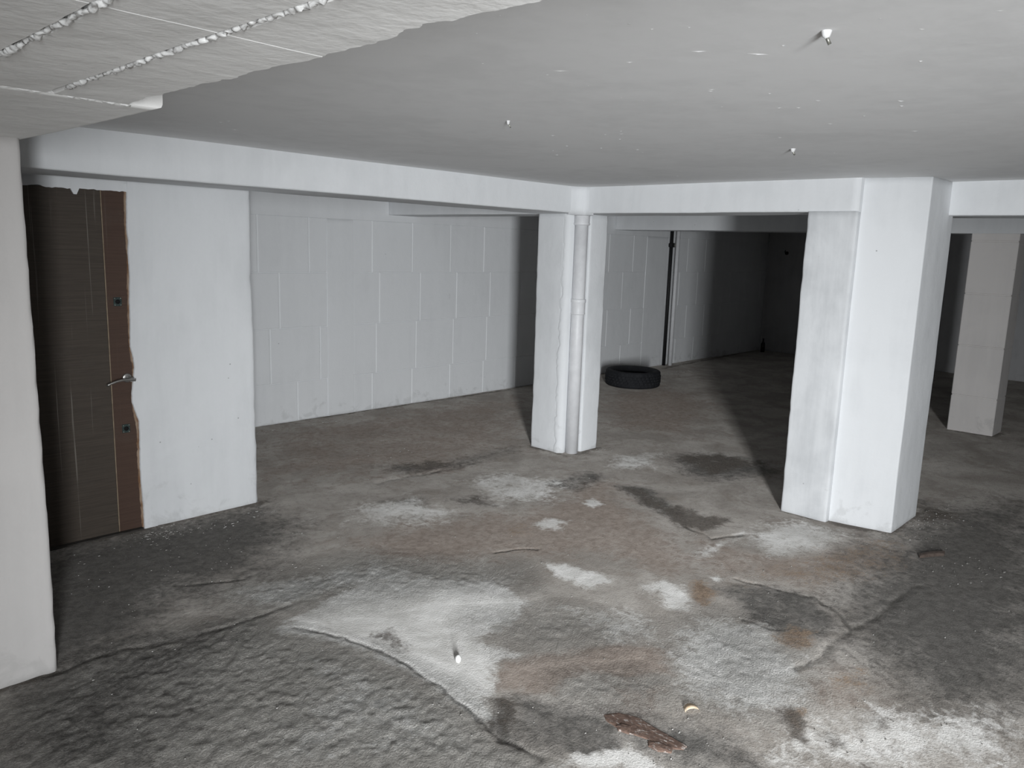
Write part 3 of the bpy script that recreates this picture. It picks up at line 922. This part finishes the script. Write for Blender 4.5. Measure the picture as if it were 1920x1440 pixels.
# ------------------------------------------------------------------ grey block column
grey = prism('column_grey_block', rect(8.606, 8.94, 1.748, 2.138), -.03, ZB, 'z', M['greyblock'], None, .006, .1, .001, .002)
tag(grey, 'dim warm-grey column of stacked blocks behind the wide column', 'column', 'structure')
def col_block(z0, z1):
    bm = bmesh.new()
    box_bm(bm, (8.60, 1.742, z0 + .003), (8.945, 2.143, z1 - .003))
    bmesh.ops.recalc_face_normals(bm, faces=bm.faces)
    bmesh.ops.bevel(bm, geom=list(bm.edges), offset=.006, segments=1, affect='EDGES')
    return bm_obj('block', bm, M['greyblock'], grey)
for a, b in zip((-.02, .356, .85, 1.354, 1.854), (.356, .85, 1.354, 1.854, 1.932)):
    col_block(a, b)

# ------------------------------------------------------------------ far and unseen walls
far = prism('wall_far', rect(X_FAR, X_FAR + .2, Y0, Y_BACK + .2), -.03, ZC, 'z', M['farwall'], None, .01, .3)
tag(far, 'shadowed far wall at the end of the tyre bay', 'wall', 'structure')
side = prism('wall_side', rect(X0, X_FAR + .2, Y0 - .2, Y0), -.03, ZC + .05, 'z', M['rawwall'], None, .01, .4)
tag(side, 'bare grey side wall to the side of the photographer', 'wall', 'structure')
rear = prism('wall_rear', rect(X0 - .2, X0, Y0 - .2, Y_BACK + .3), -.03, ZC + .05, 'z', M['rawwall'], None, .01, .4)
tag(rear, 'bare grey wall behind the photographer', 'wall', 'structure')
ent = empty('wall_entrance', (DOOR_C.x, DOOR_C.y, 0))
tag(ent, 'bare grey wall with the open entrance doorway behind the photographer', 'wall', 'structure')
def ent_piece(t0, t1, z0, z1, name):
    a, b = DOOR_C - DN * .03, DOOR_C - DN * .18
    q = [(a + DT * t0), (a + DT * t1), (b + DT * t1), (b + DT * t0)]
    attach(prism(name, [(v.x, v.y) for v in q], z0, z1, 'z', M['rawwall'], None, .008, .3), ent)
ent_piece(.45, 2.3, -.03, ZC, 'wall_piece')
ent_piece(-2.0, -.45, -.03, ZC, 'wall_piece')
ent_piece(-.45, .45, 1.93, ZC, 'wall_piece')

# ------------------------------------------------------------------ wall pipes in the tyre bay
wp = tag(empty('wall_conduit', (9.955, Y_BACK - .04, 0)), 'black conduit with metal clip on the block wall beside the tyre', 'pipe')
attach(tube('shaft', [(9.945, Y_BACK - .028, -.01), (9.945, Y_BACK - .028, 1.0), (9.945, Y_BACK - .028, ZC)], .026, M['blackpipe'], None, 14), wp)
bm = bmesh.new()
box_bm(bm, (9.905, Y_BACK - .075, 1.725), (9.985, Y_BACK, 1.785))
bmesh.ops.bevel(bm, geom=list(bm.edges), offset=.008, segments=2, affect='EDGES')
cl = attach(bm_obj('clip', bm, M['blackpipe']), wp)
bm = bmesh.new()
box_bm(bm, (9.95, Y_BACK - .084, 1.735), (9.978, Y_BACK - .074, 1.775))
bm_obj('clip_screw', bm, M['screw'], None).parent = cl
wq = tag(tube('wall_pipe', [(10.024, Y_BACK - .085, -.01), (10.024, Y_BACK - .085, 1.0), (10.024, Y_BACK - .085, ZC)], .030, M['pipe'], None, 14), 'thin white pipe on the block wall right against the black conduit', 'pipe')
hk = tag(empty('wall_hook', (X_FAR, 6.03, 1.70)), 'small dark hook on the shadowed far wall', 'hook')
attach(lathe('plate', [(.0, -.03), (.03, -.02), (.03, .02), (.0, .03)], (X_FAR - .008, 6.03, 1.70), M['dark'], None, 12), hk)
attach(tube('hook_arm', [(X_FAR, 6.03, 1.70), (X_FAR - .06, 6.03, 1.69), (X_FAR - .08, 6.03, 1.72), (X_FAR - .07, 6.03, 1.75)], .008, M['dark'], None, 8), hk)

# ------------------------------------------------------------------ tyre
TX, TY, TR, TW = 8.085, 5.60, .345, .205
tyre = tag(empty('car_tyre', (TX, TY, 0)), 'worn black car tyre lying flat on the floor by the block wall', 'tyre')
def sidewall(sgn):
    out = []
    for r_, h_ in ((.205, .052), (.212, .044), (.222, .046), (.235, .062), (.262, .086), (.285, .098), (.300, .1005), (.306, .098), (.312, .0995), (.325, .094), (.335, .084)):
        out.append((r_, TW / 2 + sgn * h_))
    return out
prof = sidewall(1) + [(.337, TW / 2 + .07), (.337, TW / 2 - .07)] + sidewall(-1)[::-1] + [(.215, TW / 2 - .04), (.300, TW / 2 - .07), (.318, TW / 2), (.300, TW / 2 + .07), (.215, TW / 2 + .04)]
attach(lathe('casing', prof, (TX, TY, 0), M['rubber'], None, 64, True), tyre)
ribs = [(-.079, -.052), (-.045, -.019), (-.012, .012), (.019, .045), (.052, .079)]
for k, (a, b) in enumerate(ribs):
    seg = 120
    verts, faces = [], []
    for i in range(seg):
        t = 2 * math.pi * i / seg
        notch = .006 if (i + k) % 3 == 0 else 0
        ro_ = TR - (.006 if k in (0, 4) else 0) - notch
        for (r_, z_) in ((.332, a), (ro_, a + .002), (ro_, b - .002), (.332, b)):
            verts.append((TX + r_ * math.cos(t), TY + r_ * math.sin(t), TW / 2 + z_))
    for i in range(seg):
        i2 = (i + 1) % seg
        for j in range(3):
            faces.append((i * 4 + j, i2 * 4 + j, i2 * 4 + j + 1, i * 4 + j + 1))
    attach(link_mesh('tread_rib', verts, faces, M['rubber']), tyre)

# ------------------------------------------------------------------ small things on the floor
bt = tag(empty('glass_bottle', (12.80, 6.20, 0)), 'small dark glass bottle standing in the shadowed far corner', 'bottle')
attach(lathe('body', [(.0, .0), (.034, .0), (.036, .006), (.036, .13), (.030, .155), (.016, .178), (.0135, .20), (.0135, .228), (.0, .228)], (12.80, 6.20, 0), M['bottle'], None, 24), bt)
attach(lathe('lip', [(.0135, .222), (.017, .223), (.017, .234), (.010, .236), (.0, .236)], (12.80, 6.20, 0), M['bottle'], None, 16), bt)

q = on_floor(859, 1239)
q.z = floor_z(q.x, q.y)
bmp = bmesh.new()
bmesh.ops.create_icosphere(bmp, subdivisions=3, radius=1)
for v in bmp.verts:
    k = 1 + .10 * mn.noise(v.co * 1.4) + .04 * mn.noise(v.co * 4)
    v.co = Vector((v.co.x * .0125 * k + q.x, v.co.y * .0125 * k + q.y, v.co.z * .017 * k + q.z + .015))
tag(bm_obj('chalk_pebble', bmp, M['chalk'], None, True), 'bright white rounded pebble on the pale floor patch', 'pebble')

q = on_floor(1297, 1331)
q.z = floor_z(q.x, q.y)
verts, faces = [], []
d_ = Vector((.70, -.72, 0))
e_ = Vector((.72, .70, 0))
for i in range(15):
    t = i / 14
    a = -.2 + t * (math.pi + .3)
    wd = .019 * (1 - .35 * t)
    cx_ = -.026 * math.cos(a)
    cz_ = .004 + .017 * math.sin(a) * (1 if t < .85 else .9)
    for s in (-1, 1):
        for th in (0, .0022):
            p = q + d_ * (cx_ + (-th if t < .5 else th) * .4) + e_ * (s * wd * (.7 + .3 * math.sin(4 * t))) + Vector((0, 0, max(.001, cz_ - th)))
            verts.append(p)
for i in range(14):
    a, b = 4 * i, 4 * i + 4
    faces += [(a, a + 2, b + 2, b), (a + 1, b + 1, b + 3, a + 3), (a, b, b + 1, a + 1), (a + 2, a + 3, b + 3, b + 2)]
faces += [(0, 1, 3, 2), (56, 58, 59, 57)]
tag(link_mesh('dried_peel', verts, faces, M['peel'], None, True), 'curled tan dried peel on the floor near the rusty plate', 'peel')

def flat_piece(name, pts_px, th, mat, parent=None, dome=.0):
    """an irregular flat piece lying on the floor, outline from the photograph"""
    P = [on_floor(*p) for p in pts_px]
    c = sum(P, Vector()) / len(P)
    ring, zf = [], floor_z(c.x, c.y)
    for i in range(len(P)):
        a, b = P[i], P[(i + 1) % len(P)]
        for j in range(4):
            v = a.lerp(b, j / 4)
            v += Vector((mn.noise(v * 60), mn.noise(v * 60 + Vector((9, 9, 9))), 0)) * .003
            ring.append(v)
    n = len(ring)
    verts = [(v.x, v.y, zf - .008) for v in ring]
    for s, z in ((1, th * .7), (.93, th), (.6, th + dome), (.3, th + dome * 1.2)):
        verts += [(c.x + (v.x - c.x) * s, c.y + (v.y - c.y) * s, zf + z + .0012 * mn.noise(v * 70 * s)) for v in ring]
    verts.append((c.x, c.y, zf + th + dome * 1.3))
    faces = [tuple(range(n))[::-1]]
    for k in range(4):
        for i in range(n):
            faces.append((k * n + i, k * n + (i + 1) % n, (k + 1) * n + (i + 1) % n, (k + 1) * n + i))
    for i in range(n):
        faces.append((4 * n + i, 4 * n + (i + 1) % n, 5 * n))
    return link_mesh(name, verts, faces, mat, parent, False)
rp = tag(empty('rusty_plate', on_floor(1210, 1375)), 'flaking rusty metal plate stuck flat to the floor at the front', 'metal plate')
attach(flat_piece('plate', [(1132,1340),(1160,1335),(1200,1346),(1225,1362),(1258,1380),(1288,1398),(1282,1404),(1245,1402),(1215,1385),(1180,1374),(1155,1362),(1138,1352)], .0035, M['rust'], None, .0008), rp)
attach(flat_piece('loose_flake', [(1155,1362),(1165,1356),(1185,1362),(1180,1376),(1160,1370)], .006, M['rust'], None, .002), rp)
attach(flat_piece('loose_flake', [(1215,1388),(1235,1390),(1262,1402),(1258,1410),(1232,1407),(1216,1398)], .005, M['rust'], None, .003), rp)
tag(flat_piece('wood_stick', [(1722,1041),(1748,1036),(1772,1036),(1770,1041),(1740,1044),(1724,1046)], .014, M['stick'], None, .004), 'short reddish wood stick on the dark floor beside the wide column', 'stick')

# loose paint chips and crumbs, too many to count
bm = bmesh.new()
def chip(x, y, s):
    a = random.uniform(0, 6.28)
    k = random.choice((3, 4, 5))
    z = floor_z(x, y) + .0022
    top = [bm.verts.new((x + s * 1.3 * math.cos(a + 6.28 * i / k) * random.uniform(.6, 1.2), y + s * .7 * math.sin(a + 6.28 * i / k) * random.uniform(.6, 1.2), z + random.uniform(.05, .18) * s)) for i in range(k)]
    base = [bm.verts.new((v.co.x, v.co.y, z - .004)) for v in top]
    bm.faces.new(top)
    for i in range(k):
        bm.faces.new((base[i], base[(i + 1) % k], top[(i + 1) % k], top[i]))
PLATE = [on_floor(*p) for p in ((1140, 1345), (1175, 1355), (1210, 1375), (1245, 1392), (1280, 1400))]
def near_plate(x, y):
    return any(math.hypot(x - p.x, y - p.y) < .075 for p in PLATE) or math.hypot(x - PX, y - PY) < .07
def scatter(px, py, n, sx, sy, s0, s1):
    n, s0, s1 = int(n * .6), s0 * .75, s1 * .75
    c = on_floor(px, py)
    for _ in range(n):
        x, y = c.x + random.gauss(0, sx), c.y + random.gauss(0, sy)
        if x > X_FAR - .05 or y > Y_BACK - .02: continue
        if 4.85 < x < 5.47 and 1.46 < y < 2.15: continue
        if x > 1.7 and x < 2.41 and y > Y_DOOR - .01: continue
        if x < 1.72 and y > Y_DOOR - .03: continue
        if near_plate(x, y): continue
        chip(x, y, s0 * .8 + (s1 * 1.25 - s0 * .8) * random.random() ** 3)
scatter(300, 1000, 120, .10, .06, .002, .008)
scatter(400, 985, 90, .25, .05, .002, .007)
scatter(1745, 975, 110, .20, .08, .003, .010)
scatter(1700, 1000, 60, .10, .10, .003, .009)
scatter(1820, 1065, 45, .12, .07, .004, .012)
scatter(1265, 700, 60, .25, .05, .006, .016)
scatter(1130, 845, 60, .10, .05, .003, .009)
scatter(1600, 1000, 60, .15, .12, .002, .007)
scatter(1680, 1335, 45, .12, .12, .002, .009)
scatter(620, 790, 90, .6, .02, .004, .010)
scatter(720, 860, 60, .5, .3, .003, .009)
scatter(1240, 1390, 45, .12, .08, .0015, .005)
scatter(350, 1040, 90, .4, .2, .002, .006)
for _ in range(420):
    x, y = random.uniform(.9, 5.5), random.uniform(.6, 4.4)
    if not near_plate(x, y): chip(x, y, random.uniform(.0012, .0038))
tag(bm_obj('paint_chip_debris', bm, M['chip'], None), 'pale paint chips and crumbs scattered over the concrete floor', 'debris', 'stuff')
